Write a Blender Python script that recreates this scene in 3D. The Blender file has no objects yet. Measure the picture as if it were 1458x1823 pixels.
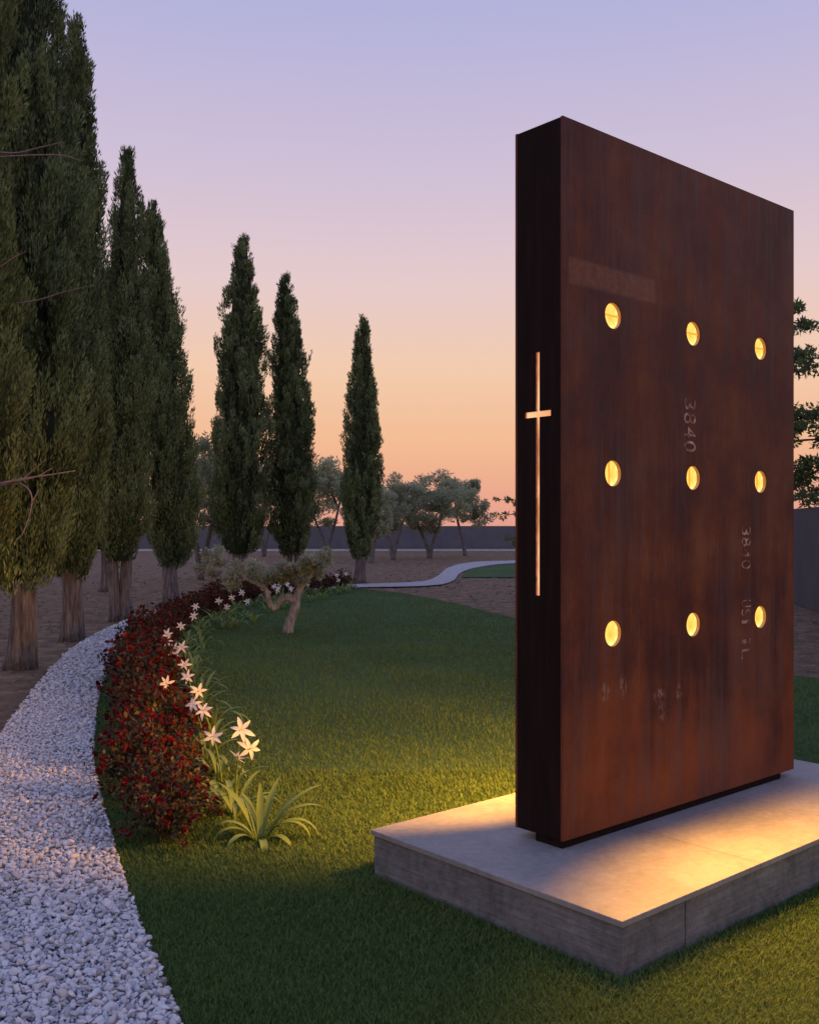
import bpy, bmesh, math
import numpy as np
from mathutils import Vector, Matrix

# ------------------------------------------------------------------ camera, sky, exposure
SC = bpy.context.scene
COL = SC.collection
IMG_W, IMG_H, FPX, HOR, CAMZ = 1458.0, 1823.0, 1776.0, 938.0, 1.6
cam_d = bpy.data.cameras.new('camera'); cam = bpy.data.objects.new('camera', cam_d); COL.objects.link(cam)
cam.location = (0, 0, CAMZ); cam.rotation_euler = (math.pi/2, 0, 0)
cam_d.sensor_fit = 'HORIZONTAL'; cam_d.sensor_width = 36.0
cam_d.lens = 36.0*FPX/IMG_W; cam_d.shift_y = (HOR-IMG_H/2)/IMG_W
cam_d.clip_start = 0.05; cam_d.clip_end = 3000
SC.camera = cam

def lin(r, g, b):
    f = lambda c: (c/255/12.92 if c/255 <= .04045 else ((c/255+.055)/1.055)**2.4)
    return (f(r), f(g), f(b), 1)

W = bpy.data.worlds.new('World'); SC.world = W; W.use_nodes = True
nt = W.node_tree; nt.nodes.clear()
out = nt.nodes.new('ShaderNodeOutputWorld'); bg = nt.nodes.new('ShaderNodeBackground')
tc = nt.nodes.new('ShaderNodeTexCoord'); sep = nt.nodes.new('ShaderNodeSeparateXYZ'); ramp = nt.nodes.new('ShaderNodeValToRGB')
nt.links.new(tc.outputs['Generated'], sep.inputs[0]); nt.links.new(sep.outputs['Z'], ramp.inputs[0])
SKY = [(0.0, lin(228, 160, 142)), (.03, lin(236, 168, 142)), (.085, lin(244, 188, 148)), (.155, lin(243, 203, 174)),
       (.235, lin(230, 203, 203)), (.33, lin(209, 193, 214)), (.46, lin(180, 179, 219)), (.62, lin(163, 172, 224)), (1.0, lin(150, 166, 226))]
cr = ramp.color_ramp
while len(cr.elements) > 1: cr.elements.remove(cr.elements[-1])
cr.elements[0].position = SKY[0][0]; cr.elements[0].color = SKY[0][1]
for p, c in SKY[1:]:
    e = cr.elements.new(p); e.color = c
nt.links.new(ramp.outputs[0], bg.inputs[0]); bg.inputs[1].default_value = 1.0
nt.links.new(bg.outputs[0], out.inputs[0])
SC.view_settings.view_transform = 'Standard'; SC.view_settings.look = 'None'
SC.view_settings.exposure = 0; SC.view_settings.gamma = 1
SC.render.engine = 'CYCLES'
try:
    SC.cycles.use_denoising = True
except Exception: pass
SC.cycles.max_bounces = 6

LAMP_COL = (1.0, 0.42, 0.055); LAMP_W = 185.0

# ------------------------------------------------------------------ helpers
def g(px, py, z=0.0):
    """point on the level ground (height z) seen at a photo pixel"""
    d = FPX*(CAMZ-z)/(py-HOR)
    return np.array([(px-IMG_W/2)/FPX*d, d])
def at(px, py, d):
    return np.array([(px-IMG_W/2)/FPX*d, d, CAMZ-(py-HOR)/FPX*d])

def tag(o, label=None, cat=None, group=None, kind=None):
    if label: o['label'] = label
    if cat: o['category'] = cat
    if group: o['group'] = group
    if kind: o['kind'] = kind
    return o
def empty(name, loc=(0, 0, 0), rz=0.0):
    o = bpy.data.objects.new(name, None); COL.objects.link(o)
    o.location = loc; o.rotation_euler = (0, 0, rz); o.empty_display_size = .1
    return o
def np_mesh(name, V, F, smooth=False, tone=None):
    me = bpy.data.meshes.new(name)
    V = np.asarray(V, dtype=np.float32); F = np.asarray(F, dtype=np.int32)
    n, k = F.shape
    me.vertices.add(len(V)); me.vertices.foreach_set('co', V.ravel())
    me.loops.add(n*k); me.loops.foreach_set('vertex_index', F.ravel())
    me.polygons.add(n); me.polygons.foreach_set('loop_start', np.arange(0, n*k, k, dtype=np.int32))
    me.polygons.foreach_set('use_smooth', np.full(n, smooth))
    if tone is not None:
        a = me.attributes.new('tone', 'FLOAT', 'POINT'); a.data.foreach_set('value', np.asarray(tone, dtype=np.float32))
    me.update(calc_edges=True); me.validate()
    return me
def link(name, me, mat, parent=None):
    o = bpy.data.objects.new(name, me); COL.objects.link(o)
    if mat is not None and len(me.materials) == 0: me.materials.append(mat)
    if parent is not None: o.parent = parent
    return o
class MB:
    """collects polygons of any size"""
    def __init__(s): s.v = []; s.f = []
    def add(s, V, F):
        b = len(s.v); s.v += [tuple(p) for p in V]; s.f += [tuple(i+b for i in q) for q in F]
    def box(s, x0, x1, y0, y1, z0, z1):
        s.add([(x0,y0,z0),(x1,y0,z0),(x1,y1,z0),(x0,y1,z0),(x0,y0,z1),(x1,y0,z1),(x1,y1,z1),(x0,y1,z1)],
              [(3,2,1,0),(4,5,6,7),(0,1,5,4),(1,2,6,5),(2,3,7,6),(3,0,4,7)])
    def tube(s, P, R, seg=8, cap=True, flute=0.0, nf=5, ph=0.0):
        P = [Vector(p) for p in P]; rings = []
        t0 = (P[1]-P[0]).normalized(); a = t0.orthogonal().normalized()
        for i, p in enumerate(P):
            t = (P[min(i+1, len(P)-1)]-P[max(i-1, 0)]).normalized()
            a = (a-t*a.dot(t)).normalized(); b = t.cross(a)
            rings.append([p+(a*math.cos(q)+b*math.sin(q))*R[i]*(1+flute*math.sin(nf*q+ph)+.5*flute*math.sin((nf*2+1)*q+ph*2+i*.6)) for q in [2*math.pi*k/seg for k in range(seg)]])
        V = [v for r in rings for v in r]; F = []
        for i in range(len(P)-1):
            for k in range(seg):
                k2 = (k+1) % seg
                F.append((i*seg+k, i*seg+k2, (i+1)*seg+k2, (i+1)*seg+k))
        if cap: F += [tuple(range(seg))[::-1], tuple((len(P)-1)*seg+k for k in range(seg))]
        s.add(V, F)
    def mesh(s, name, smooth=False):
        me = bpy.data.meshes.new(name); me.from_pydata(s.v, [], s.f); me.update()
        if smooth: me.polygons.foreach_set('use_smooth', [True]*len(me.polygons))
        return me
    def build(s, name, mat, parent=None, smooth=False, bevel=0.0):
        me = s.mesh(name, smooth)
        if bevel:
            bm = bmesh.new(); bm.from_mesh(me)
            bmesh.ops.bevel(bm, geom=list(bm.edges), offset=bevel, segments=2, affect='EDGES', profile=.5)
            bm.to_mesh(me); bm.free()
        return link(name, me, mat, parent)
def catmull(P, n):
    P = np.asarray(P, float); P = np.vstack([2*P[0]-P[1], P, 2*P[-1]-P[-2]]); o = []
    for i in range(1, len(P)-2):
        for t in np.linspace(0, 1, n, endpoint=False):
            a, b, c, d = P[i-1:i+3]
            o.append(.5*((2*b)+(c-a)*t+(2*a-5*b+4*c-d)*t*t+(3*b-a-3*c+d)*t**3))
    o.append(P[-2]); return np.array(o)
def inside(P, poly):
    x, y = P[:, 0], P[:, 1]; r = np.zeros(len(P), bool); n = len(poly); j = n-1
    for i in range(n):
        xi, yi = poly[i]; xj, yj = poly[j]
        c = ((yi > y) != (yj > y)) & (x < (xj-xi)*(y-yi)/(yj-yi+1e-12)+xi)
        r ^= c; j = i
    return r
def wobble(x, y, seed):
    """smooth pseudo noise, about -1..1"""
    r = np.random.RandomState(seed); s = 0
    for k in range(6):
        a, b, p = r.uniform(-1, 1)*(1+k*.8), r.uniform(-1, 1)*(1+k*.8), r.uniform(0, 6.28)
        s = s+np.sin(a*x+b*y+p)/(1+.35*k)
    return s/2.6

# ------------------------------------------------------------------ materials
def material(name):
    m = bpy.data.materials.new(name); m.use_nodes = True
    t = m.node_tree; return m, t, t.nodes['Principled BSDF']
def nd(t, kind, **kw):
    n = t.nodes.new(kind)
    for k, v in kw.items():
        if k.startswith('i_'): n.inputs[k[2:].replace('_', ' ')].default_value = v
        else: setattr(n, k, v)
    return n
def coords(t, scale=(1, 1, 1), which='Object'):
    c = nd(t, 'ShaderNodeTexCoord'); m = nd(t, 'ShaderNodeMapping'); m.inputs['Scale'].default_value = scale
    t.links.new(c.outputs[which], m.inputs[0]); return m.outputs[0]
def noise(t, vec, scale, detail=5, rough=.6):
    n = nd(t, 'ShaderNodeTexNoise'); n.inputs['Scale'].default_value = scale; n.inputs['Detail'].default_value = detail
    n.inputs['Roughness'].default_value = rough; t.links.new(vec, n.inputs['Vector']); return n.outputs['Fac']
def rampn(t, fac, stops):
    r = nd(t, 'ShaderNodeValToRGB'); c = r.color_ramp
    while len(c.elements) > 1: c.elements.remove(c.elements[-1])
    c.elements[0].position = stops[0][0]; c.elements[0].color = (*stops[0][1], 1) if len(stops[0][1]) == 3 else stops[0][1]
    for p, q in stops[1:]:
        e = c.elements.new(p); e.color = (*q, 1) if len(q) == 3 else q
    t.links.new(fac, r.inputs[0]); return r.outputs[0]
def mix(t, fac, a, b, mode='MIX'):
    n = nd(t, 'ShaderNodeMix', data_type='RGBA', blend_type=mode)
    for s, v in ((n.inputs['Factor'], fac), (n.inputs[6], a), (n.inputs[7], b)):
        if hasattr(v, 'is_linked'): t.links.new(v, s)
        elif isinstance(v, (int, float)): s.default_value = v
        else: s.default_value = (*v, 1) if len(v) == 3 else v
    return n.outputs[2]
def mth(t, op, a, b=0.0, clamp=False):
    n = nd(t, 'ShaderNodeMath', operation=op, use_clamp=clamp)
    for s, v in ((n.inputs[0], a), (n.inputs[1], b)):
        if hasattr(v, 'is_linked'): t.links.new(v, s)
        else: s.default_value = v
    return n.outputs[0]
def bump(t, bs, h, strength, dist):
    b = nd(t, 'ShaderNodeBump'); b.inputs['Strength'].default_value = strength; b.inputs['Distance'].default_value = dist
    t.links.new(h, b.inputs['Height']); t.links.new(b.outputs[0], bs.inputs['Normal'])

def m_noise(name, stops, scale, rough=.8, bscale=None, bstr=.4, bdist=.01, stretch=(1, 1, 1), spec=.3, which='Object'):
    m, t, bs = material(name); v = coords(t, stretch, which)
    t.links.new(rampn(t, noise(t, v, scale), stops), bs.inputs['Base Color'])
    bs.inputs['Roughness'].default_value = rough; bs.inputs['Specular IOR Level'].default_value = spec
    if bscale: bump(t, bs, noise(t, v, bscale, 6), bstr, bdist)
    return m
def m_leaf(name, dark, light, rough=.6, trans=.0, use_tone=True, spec=.25):
    m, t, bs = material(name)
    geo = nd(t, 'ShaderNodeNewGeometry'); f = geo.outputs['Random Per Island']
    if use_tone:
        a = nd(t, 'ShaderNodeAttribute', attribute_name='tone')
        f = mth(t, 'ADD', mth(t, 'MULTIPLY', f, .45), mth(t, 'MULTIPLY', a.outputs['Fac'], .55))
    t.links.new(rampn(t, f, [(0.05, dark), (.95, light)]), bs.inputs['Base Color'])
    bs.inputs['Roughness'].default_value = rough; bs.inputs['Specular IOR Level'].default_value = spec
    if trans:
        tr = nd(t, 'ShaderNodeBsdfTranslucent'); tr.inputs[0].default_value = (*[c*1.2 for c in light], 1)
        ms = nd(t, 'ShaderNodeMixShader'); ms.inputs[0].default_value = trans
        o = t.nodes['Material Output']
        t.links.new(bs.outputs[0], ms.inputs[1]); t.links.new(tr.outputs[0], ms.inputs[2]); t.links.new(ms.outputs[0], o.inputs[0])
    return m

M = {}
M['soil'] = m_noise('soil', [(.25, (.066, .042, .023)), (.5, (.158, .104, .062)), (.75, (.29, .205, .130))], 3.2, .95, 16, .9, .03)
# lawn sheet: soft mown stripes of tone are real colour variation of the sward
def lawn_mat():
    m, t, bs = material('lawn'); v = coords(t)
    f = mth(t, 'ADD', mth(t, 'MULTIPLY', noise(t, v, .7, 4), .5), mth(t, 'MULTIPLY', noise(t, coords(t, (1, 2.6, 1)), 9, 6, .75), .5))
    t.links.new(rampn(t, f, [(.3, (.028, .062, .020)), (.5, (.048, .102, .034)), (.68, (.080, .145, .050))]), bs.inputs['Base Color'])
    bs.inputs['Roughness'].default_value = .9; bs.inputs['Specular IOR Level'].default_value = .15
    bump(t, bs, noise(t, v, 70, 4), .8, .02); return m
M['lawn'] = lawn_mat()
M['blade'] = m_leaf('grass_blade', (.040, .092, .024), (.145, .215, .058), .75, .2, True, .15)
M['gravel_bed'] = m_noise('gravel_bed', [(.35, (.08, .08, .09)), (.5, (.40, .40, .42)), (.62, (.66, .66, .68))], 34, .85, 45, 1.0, .03)
def pebble_mat():
    m, t, bs = material('pebble'); geo = nd(t, 'ShaderNodeNewGeometry')
    c = rampn(t, geo.outputs['Random Per Island'], [(0, (.22, .22, .24)), (.05, (.42, .42, .44)), (.2, (.56, .56, .58)), (.95, (.75, .75, .76)), (1, (.50, .43, .36))])
    n = noise(t, coords(t), 60, 4)
    t.links.new(mix(t, .35, c, rampn(t, n, [(.35, (.5, .5, .52)), (.6, (.85, .85, .85))]), 'MULTIPLY'), bs.inputs['Base Color'])
    bs.inputs['Roughness'].default_value = .6; return m
M['pebble'] = pebble_mat()
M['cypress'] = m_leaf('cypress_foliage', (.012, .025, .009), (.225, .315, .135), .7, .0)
M['cypress_warm_lit'] = m_leaf('cypress_foliage_warm_lit', (.020, .034, .010), (.245, .305, .105), .7, .0)  # yellower leaf colours paint warm lamp glow onto the nearest crown
M['bark'] = m_noise('cypress_bark', [(.3, (.060, .052, .050)), (.5, (.165, .148, .140)), (.72, (.31, .285, .27))], 9, .95, 22, 1.0, .05, (3, 3, .35))
M['olive_bark'] = m_noise('olive_bark', [(.3, (.07, .068, .066)), (.55, (.17, .165, .16)), (.75, (.29, .285, .275))], 14, .95, 30, .9, .02, (1.5, 1.5, .6))
M['pale_bark'] = m_noise('pale_olive_bark', [(.3, (.11, .112, .112)), (.55, (.28, .285, .285)), (.75, (.44, .445, .44))], 14, .95, 30, .9, .02, (1.5, 1.5, .6))
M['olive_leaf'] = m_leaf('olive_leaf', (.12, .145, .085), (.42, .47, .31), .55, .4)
M['small_olive_leaf'] = m_leaf('small_olive_leaf', (.095, .125, .080), (.40, .45, .33), .55, .3)
M['tree_leaf'] = m_leaf('broad_leaf', (.035, .070, .028), (.14, .20, .08), .5, .3)
M['twig'] = m_noise('dead_twig', [(.3, (.20, .13, .11)), (.7, (.36, .26, .23))], 20, .9)
M['rose_leaf'] = m_leaf('rose_leaf', (.014, .024, .010), (.085, .062, .030), .5, .1)
M['rose_stem'] = m_noise('rose_stem', [(.3, (.045, .04, .02)), (.7, (.12, .09, .05))], 20, .8)
M['rose_bloom'] = m_leaf('rose_bloom', (.055, .005, .009), (.19, .010, .014), .6, .1, False)
M['lily_leaf'] = m_leaf('lily_leaf', (.09, .16, .040), (.22, .31, .08), .45, .2, False)
M['lily_petal'] = m_leaf('lily_petal', (.72, .70, .70), (.85, .83, .82), .6, .25, False)
M['lily_centre'] = m_noise('lily_centre', [(.3, (.45, .36, .10)), (.7, (.65, .55, .2))], 60, .7)

def concrete(name, lo, hi, board=False, rough=.8):
    m, t, bs = material(name); v = coords(t)
    f = mth(t, 'ADD', mth(t, 'MULTIPLY', noise(t, v, 3.2, 8, .65), .6), mth(t, 'MULTIPLY', noise(t, v, 28, 5), .4))
    c = rampn(t, f, [(.33, lo), (.62, hi)])
    if board:
        st = noise(t, coords(t, (1.2, 1.2, 26)), 2.2, 5)
        c = mix(t, .55, c, rampn(t, st, [(.35, (.55, .55, .57)), (.65, (1.1, 1.1, 1.1))]), 'MULTIPLY')
        pits = noise(t, v, 55, 3)
        c = mix(t, rampn(t, pits, [(.66, (0, 0, 0)), (.72, (.7, .7, .7))]), c, (.03, .03, .032))
        bump(t, bs, mth(t, 'ADD', st, mth(t, 'MULTIPLY', pits, -.6)), .6, .008)
    else:
        blot = noise(t, v, 7, 6, .7)
        c = mix(t, rampn(t, blot, [(.55, (0, 0, 0)), (.70, (.45, .45, .45))]), c, (.30, .27, .25))
        bump(t, bs, noise(t, v, 40, 6), .15, .003)
    t.links.new(c, bs.inputs['Base Color']); bs.inputs['Roughness'].default_value = rough
    return m
M['concrete'] = concrete('board_marked_concrete', (.075, .082, .080), (.215, .225, .22), True, .9)
M['cap'] = concrete('smooth_concrete', (.17, .168, .165), (.29, .282, .275), False, .6)
M['kerb'] = concrete('pale_kerb', (.42, .41, .40), (.6, .59, .58), False, .85)
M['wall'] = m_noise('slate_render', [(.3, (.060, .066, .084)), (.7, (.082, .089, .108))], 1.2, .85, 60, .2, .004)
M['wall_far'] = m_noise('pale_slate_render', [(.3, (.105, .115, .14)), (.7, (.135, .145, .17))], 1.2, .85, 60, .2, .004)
M['black_steel'] = m_noise('near_black_steel', [(.3, (.008, .0045, .004)), (.6, (.015, .007, .0055)), (.8, (.028, .010, .007))], 5, .75, None, stretch=(5, 5, .5), spec=.12)  # near-black brown for the end plates, bottom plate and foot
M['copper'] = m_noise('copper_mark', [(.35, (.20, .085, .055)), (.65, (.62, .34, .25))], 18, .5)

def rust_mat():
    m, t, bs = material('weathering_steel'); v = coords(t)
    streak = noise(t, coords(t, (3.2, 3.2, .45)), 1.9, 8, .6); fine = noise(t, coords(t, (30, 30, 3.0)), 3.0, 4)
    blot = noise(t, v, 2.1, 8, .62)
    f = mth(t, 'ADD', mth(t, 'ADD', mth(t, 'MULTIPLY', streak, .38), mth(t, 'MULTIPLY', blot, .50)), mth(t, 'MULTIPLY', fine, .12))
    c = rampn(t, f, [(.36, (.034, .015, .014)), (.46, (.082, .022, .016)), (.54, (.135, .038, .017)), (.64, (.205, .082, .036))])
    # orange towards the foot: rust colour plus lamp bounce painted in, uneven edge
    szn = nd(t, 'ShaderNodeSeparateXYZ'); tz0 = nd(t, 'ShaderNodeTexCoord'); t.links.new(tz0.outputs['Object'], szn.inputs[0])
    rust_bounce = mth(t, 'ADD', mth(t, 'MULTIPLY', szn.outputs['Z'], -.30), mth(t, 'ADD', mth(t, 'MULTIPLY', blot, .8), mth(t, 'MULTIPLY', streak, .6)))
    c = mix(t, rampn(t, rust_bounce, [(.40, (0, 0, 0)), (.74, (.7, .7, .7))]), c, (.215, .058, .018))
    hair = noise(t, coords(t, (42, 42, .5)), 2.0, 3)
    c = mix(t, rampn(t, hair, [(.66, (0, 0, 0)), (.72, (.35, .35, .35))]), c, (.20, .12, .10))
    # grey bloom streaks
    grey = mth(t, 'ADD', mth(t, 'MULTIPLY', noise(t, coords(t, (9, 9, .5)), 2.4, 6, .6), .5), mth(t, 'MULTIPLY', noise(t, coords(t, (1, 1, .6), 'Object'), 1.3, 5), .5))
    c = mix(t, rampn(t, grey, [(.49, (0, 0, 0)), (.62, (.6, .6, .6))]), c, (.105, .066, .062))
    sx = nd(t, 'ShaderNodeSeparateXYZ'); tcn = nd(t, 'ShaderNodeTexCoord'); t.links.new(tcn.outputs['Object'], sx.inputs[0])
    X, Z = sx.outputs['X'], sx.outputs['Z']
    def band(val, lo, hi, soft):
        a = nd(t, 'ShaderNodeMapRange', interpolation_type='SMOOTHSTEP'); a.inputs[1].default_value = lo-soft; a.inputs[2].default_value = lo+soft
        t.links.new(val, a.inputs[0])
        b = nd(t, 'ShaderNodeMapRange', interpolation_type='SMOOTHSTEP'); b.inputs[1].default_value = hi+soft; b.inputs[2].default_value = hi-soft
        t.links.new(val, b.inputs[0]); return mth(t, 'MULTIPLY', a.outputs[0], b.outputs[0])
    # scraped label patch
    patch = mth(t, 'MULTIPLY', band(X, .04, .67, .012), band(Z, 2.655-.213, 2.765-.213, .012))
    swirl = noise(t, v, 26, 4, .8)
    patch = mth(t, 'MULTIPLY', patch, rampn(t, swirl, [(.3, (.15, .15, .15)), (.7, (.75, .75, .75))]))
    c = mix(t, patch, c, (.27, .12, .075))
    # pale palm smears and chalk scuffs low on the plate
    for (px, pz, rx, rz) in ((.29, .86, .045, .05), (.42, .87, .03, .07), (.70, .80, .055, .04), (.72, .73, .03, .06), (.86, .80, .03, .05)):
        dx = mth(t, 'DIVIDE', mth(t, 'SUBTRACT', X, px), rx); dz = mth(t, 'DIVIDE', mth(t, 'SUBTRACT', Z, pz-.213), rz)
        r2 = mth(t, 'ADD', mth(t, 'MULTIPLY', dx, dx), mth(t, 'MULTIPLY', dz, dz))
        e = mth(t, 'SUBTRACT', 1.0, r2, True)
        sm = noise(t, coords(t, (30, 30, 14)), 1.6, 3)
        e = mth(t, 'MULTIPLY', e, rampn(t, sm, [(.46, (0, 0, 0)), (.58, (.7, .7, .7))]))
        c = mix(t, e, c, (.34, .22, .19))
    grain = noise(t, v, 140, 3, .7)
    c = mix(t, .6, c, rampn(t, grain, [(.3, (.6, .6, .6)), (.7, (1.35, 1.3, 1.25))]), 'MULTIPLY')
    # tiny pale chips
    chips = noise(t, coords(t, (1, 1, .6)), 34, 2)
    c = mix(t, rampn(t, chips, [(.765, (0, 0, 0)), (.80, (.45, .45, .45))]), c, (.28, .18, .15))
    t.links.new(c, bs.inputs['Base Color'])
    t.links.new(rampn(t, streak, [(.3, (.50, .50, .50)), (.7, (.72, .72, .72))]), bs.inputs['Roughness'])
    bs.inputs['Specular IOR Level'].default_value = .25
    bump(t, bs, mth(t, 'ADD', fine, noise(t, v, 90, 3)), .12, .003)
    return m
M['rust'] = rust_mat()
def glow_mat(name, stops, strength, scale=9.0):
    m, t, bs = material(name)
    c = rampn(t, noise(t, coords(t), scale, 3), stops)
    t.links.new(c, bs.inputs['Base Color']); t.links.new(c, bs.inputs['Emission Color'])
    bs.inputs['Emission Strength'].default_value = strength; bs.inputs['Roughness'].default_value = .5
    return m
def lens_mat():
    m, t, bs = material('amber_lamp_glass'); c = nd(t, 'ShaderNodeTexCoord'); ln = nd(t, 'ShaderNodeVectorMath', operation='LENGTH')
    t.links.new(c.outputs['Object'], ln.inputs[0]); n = noise(t, coords(t, (1.6, 1, 1)), 26, 3)
    f = mth(t, 'ADD', mth(t, 'MULTIPLY', ln.outputs['Value'], 9.5), mth(t, 'MULTIPLY', n, .75))
    col = rampn(t, f, [(.36, (.90, .33, .025)), (.62, (1, .50, .07)), (.88, (1, .66, .15)), (1.0, (1, .80, .32))])
    t.links.new(col, bs.inputs['Emission Color']); t.links.new(col, bs.inputs['Base Color']); bs.inputs['Emission Strength'].default_value = 1.1
    return m
M['lamp_glass'] = lens_mat()
M['cross_glow'] = glow_mat('copper_glow', [(.35, (.50, .20, .08)), (.5, (.82, .38, .16)), (.65, (1, .60, .30))], .80, 3.0)
M['lamp_bar'] = glow_mat('amber_divider', [(.3, (1, .36, .04)), (.7, (1, .45, .07))], .75, 14)
M['tube'] = m_noise('lamp_tube', [(.3, (.42, .27, .12)), (.7, (.62, .43, .22))], 20, .45)

# ------------------------------------------------------------------ plan of the garden
ANG = .7148
UX = np.array([math.cos(ANG), math.sin(ANG)]); WX = np.array([-math.sin(ANG), math.cos(ANG)])
PLQ = np.array([.7467, 3.5005]); PLW, PLL, PLZ = 1.412, 2.773, .213
SLQ = np.array([.6568, 4.2749]); SLL, SLT, SL0, SL1 = 1.969, .2765, PLZ+.036, 3.3654

path_in = [(-.02, 1.0), (-.34, 2.2), (-.73, 3.2), (-1.10, 4.05), (-1.45, 4.92), (-2.08, 6.6), (-2.55, 8.1), (-2.95, 9.5), (-3.45, 11.6), (-3.88, 14.0), (-4.05, 17.3), (-3.95, 20.2), (-3.35, 23.0), (-2.4, 25.3)]
path_in += [tuple(g(*p)) for p in ((640, 1046), (760, 1043), (805, 1035), (820, 1020), (850, 1010), (915, 1003))] + [(9, 45.6), (14, 47)]
path_out = [(-1.35, 1.0), (-1.75, 2.6), (-2.12, 4.0), (-2.55, 5.6), (-3.12, 7.6), (-3.72, 9.95), (-4.40, 13.0), (-4.72, 15.6), (-4.82, 17.7), (-4.7, 20.6), (-4.1, 23.9), (-2.9, 26.6), ]
path_out += [tuple(g(*p)) for p in ((640, 1040), (740, 1036), (775, 1028), (800, 1010), (840, 1001), (915, 998))] + [(9, 49), (14, 50.5)]
P_IN = catmull(path_in, 8); P_OUT = catmull(path_out, 8)
PATH_POLY = np.vstack([P_IN, P_OUT[::-1]])
lawn_edge = [(-1.4, 25.9)] + [tuple(g(*p)) for p in ((660, 1050), (720, 1057), (800, 1072), (915, 1100), (1150, 1145), (1415, 1203))] + [(6.2, 9.0), (9, 7.2), (12, 5)]
i_end = 8*13
LAWN_POLY = np.vstack([P_IN[:i_end+1], catmull(lawn_edge, 5), [(12, -2), (-.02, -2)]])
plinth_poly = np.array([PLQ, PLQ+UX*PLL, PLQ+UX*PLL+WX*PLW, PLQ+WX*PLW])

def sheet(name, poly, z, mat):
    bm = bmesh.new(); vs = [bm.verts.new((float(p[0]), float(p[1]), z)) for p in poly]
    f = bm.faces.new(vs)
    if f.normal.z < 0: f.normal_flip()
    f.normal_update()
    if f.normal.z < 0: f.normal_flip()
    bmesh.ops.triangulate(bm, faces=[f]); me = bpy.data.meshes.new(name); bm.to_mesh(me); bm.free()
    return link(name, me, mat)

# ground: one sheet, fine near, coarse to the horizon
ax = np.concatenate([[-900, -400, -180, -90, -60], np.arange(-40, 40.01, .55), [60, 90, 180, 400, 900]])
ay = np.concatenate([[-600, -200, -60, -20], np.arange(-6, 75, .55), [90, 130, 200, 400, 900]])
GX, GY = np.meshgrid(ax, ay); GZ = -.03+.010*wobble(GX*1.3, GY*1.3, 3)*np.exp(-(GX**2+(GY-20)**2)/3000)
GZ = np.minimum(GZ, -.006)
nx, ny = len(ax), len(ay); idx = np.arange(nx*ny).reshape(ny, nx)
F = np.stack([idx[:-1, :-1], idx[:-1, 1:], idx[1:, 1:], idx[1:, :-1]], -1).reshape(-1, 4)
tag(link('ground', np_mesh('ground', np.stack([GX, GY, GZ], -1).reshape(-1, 3), F, True), M['soil']), 'bare brown soil under the trees', kind='structure')
lawn = tag(sheet('lawn', LAWN_POLY, 0.0, M['lawn']), 'mown green lawn around the steel monument', kind='structure')
far_poly = catmull([tuple(g(*p)) for p in ((822, 1028), (834, 1014), (870, 1007), (915, 1004), (1000, 1003), (1060, 1006), (1040, 1027), (930, 1028), (822, 1028))], 4)[:-1]
tag(sheet('far_lawn', far_poly, 0.002, M['lawn']), 'small patch of green lawn beyond the white path', kind='structure')
path = tag(sheet('gravel_path', PATH_POLY, 0.006, M['gravel_bed']), 'white gravel path curving round the lawn', kind='structure')

# ------------------------------------------------------------------ white pebbles on the path
def ico(sub):
    bm = bmesh.new(); bmesh.ops.create_icosphere(bm, subdivisions=sub, radius=1)
    V = np.array([v.co[:] for v in bm.verts]); F = np.array([[v.index for v in f.verts] for f in bm.faces]); bm.free(); return V, F
def rot_rand(r, n, tilt=.5):
    a = r.uniform(0, 6.283, n); b = r.normal(0, tilt, n); c = r.normal(0, tilt, n)
    ca, sa, cb, sb, cc, sc = np.cos(a), np.sin(a), np.cos(b), np.sin(b), np.cos(c), np.sin(c)
    Rz = np.zeros((n, 3, 3)); Rz[:, 0, 0] = ca; Rz[:, 0, 1] = -sa; Rz[:, 1, 0] = sa; Rz[:, 1, 1] = ca; Rz[:, 2, 2] = 1
    Rx = np.zeros((n, 3, 3)); Rx[:, 0, 0] = 1; Rx[:, 1, 1] = cb; Rx[:, 1, 2] = -sb; Rx[:, 2, 1] = sb; Rx[:, 2, 2] = cb
    Ry = np.zeros((n, 3, 3)); Ry[:, 1, 1] = 1; Ry[:, 0, 0] = cc; Ry[:, 0, 2] = sc; Ry[:, 2, 0] = -sc; Ry[:, 2, 2] = cc
    return Rx @ Ry @ Rz
def pebbles(d0, d1, step, sub, seed, lift=0.0, keep=1.0, big=1.0):
    r = np.random.RandomState(seed); xs = np.arange(-6, .6, step); ys = np.arange(d0, d1, step)
    gx, gy = np.meshgrid(xs, ys); P = np.stack([gx.ravel(), gy.ravel()], -1)
    P = P[(P[:, 0] > -.43*P[:, 1]-.15)]
    P = P+r.uniform(-.55, .55, P.shape)*step
    P = P[inside(P, PATH_POLY)]
    P = P[r.rand(len(P)) < keep]; n = len(P)
    V0, F0 = ico(sub)
    lib = []
    for k in range(14):
        q = V0*(1+r.uniform(-.20, .20, (len(V0), 1)))
        for _ in range(4):                      # broken facets
            nrm = r.normal(size=3); nrm /= np.linalg.norm(nrm); cut = r.uniform(.35, .7)
            dd = q @ nrm; q = q-np.outer(np.maximum(dd-cut, 0), nrm)
        lib.append(q)
    lib = np.array(lib); S = lib[r.randint(0, 14, n)]
    size = step*.62*big*r.lognormal(0, .17, n)
    sc = np.stack([size*r.uniform(.85, 1.35, n), size*r.uniform(.7, 1.1, n), size*r.uniform(.45, .8, n)], -1)
    S = np.einsum('nij,nkj->nki', rot_rand(r, n), S*sc[:, None, :])
    z = lift+.008+size*r.uniform(.1, .75, n)
    S += np.concatenate([P, z[:, None]], -1)[:, None, :]
    F = (F0[None]+(np.arange(n)*len(V0))[:, None, None]).reshape(-1, 3)
    return S.reshape(-1, 3), F
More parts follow.
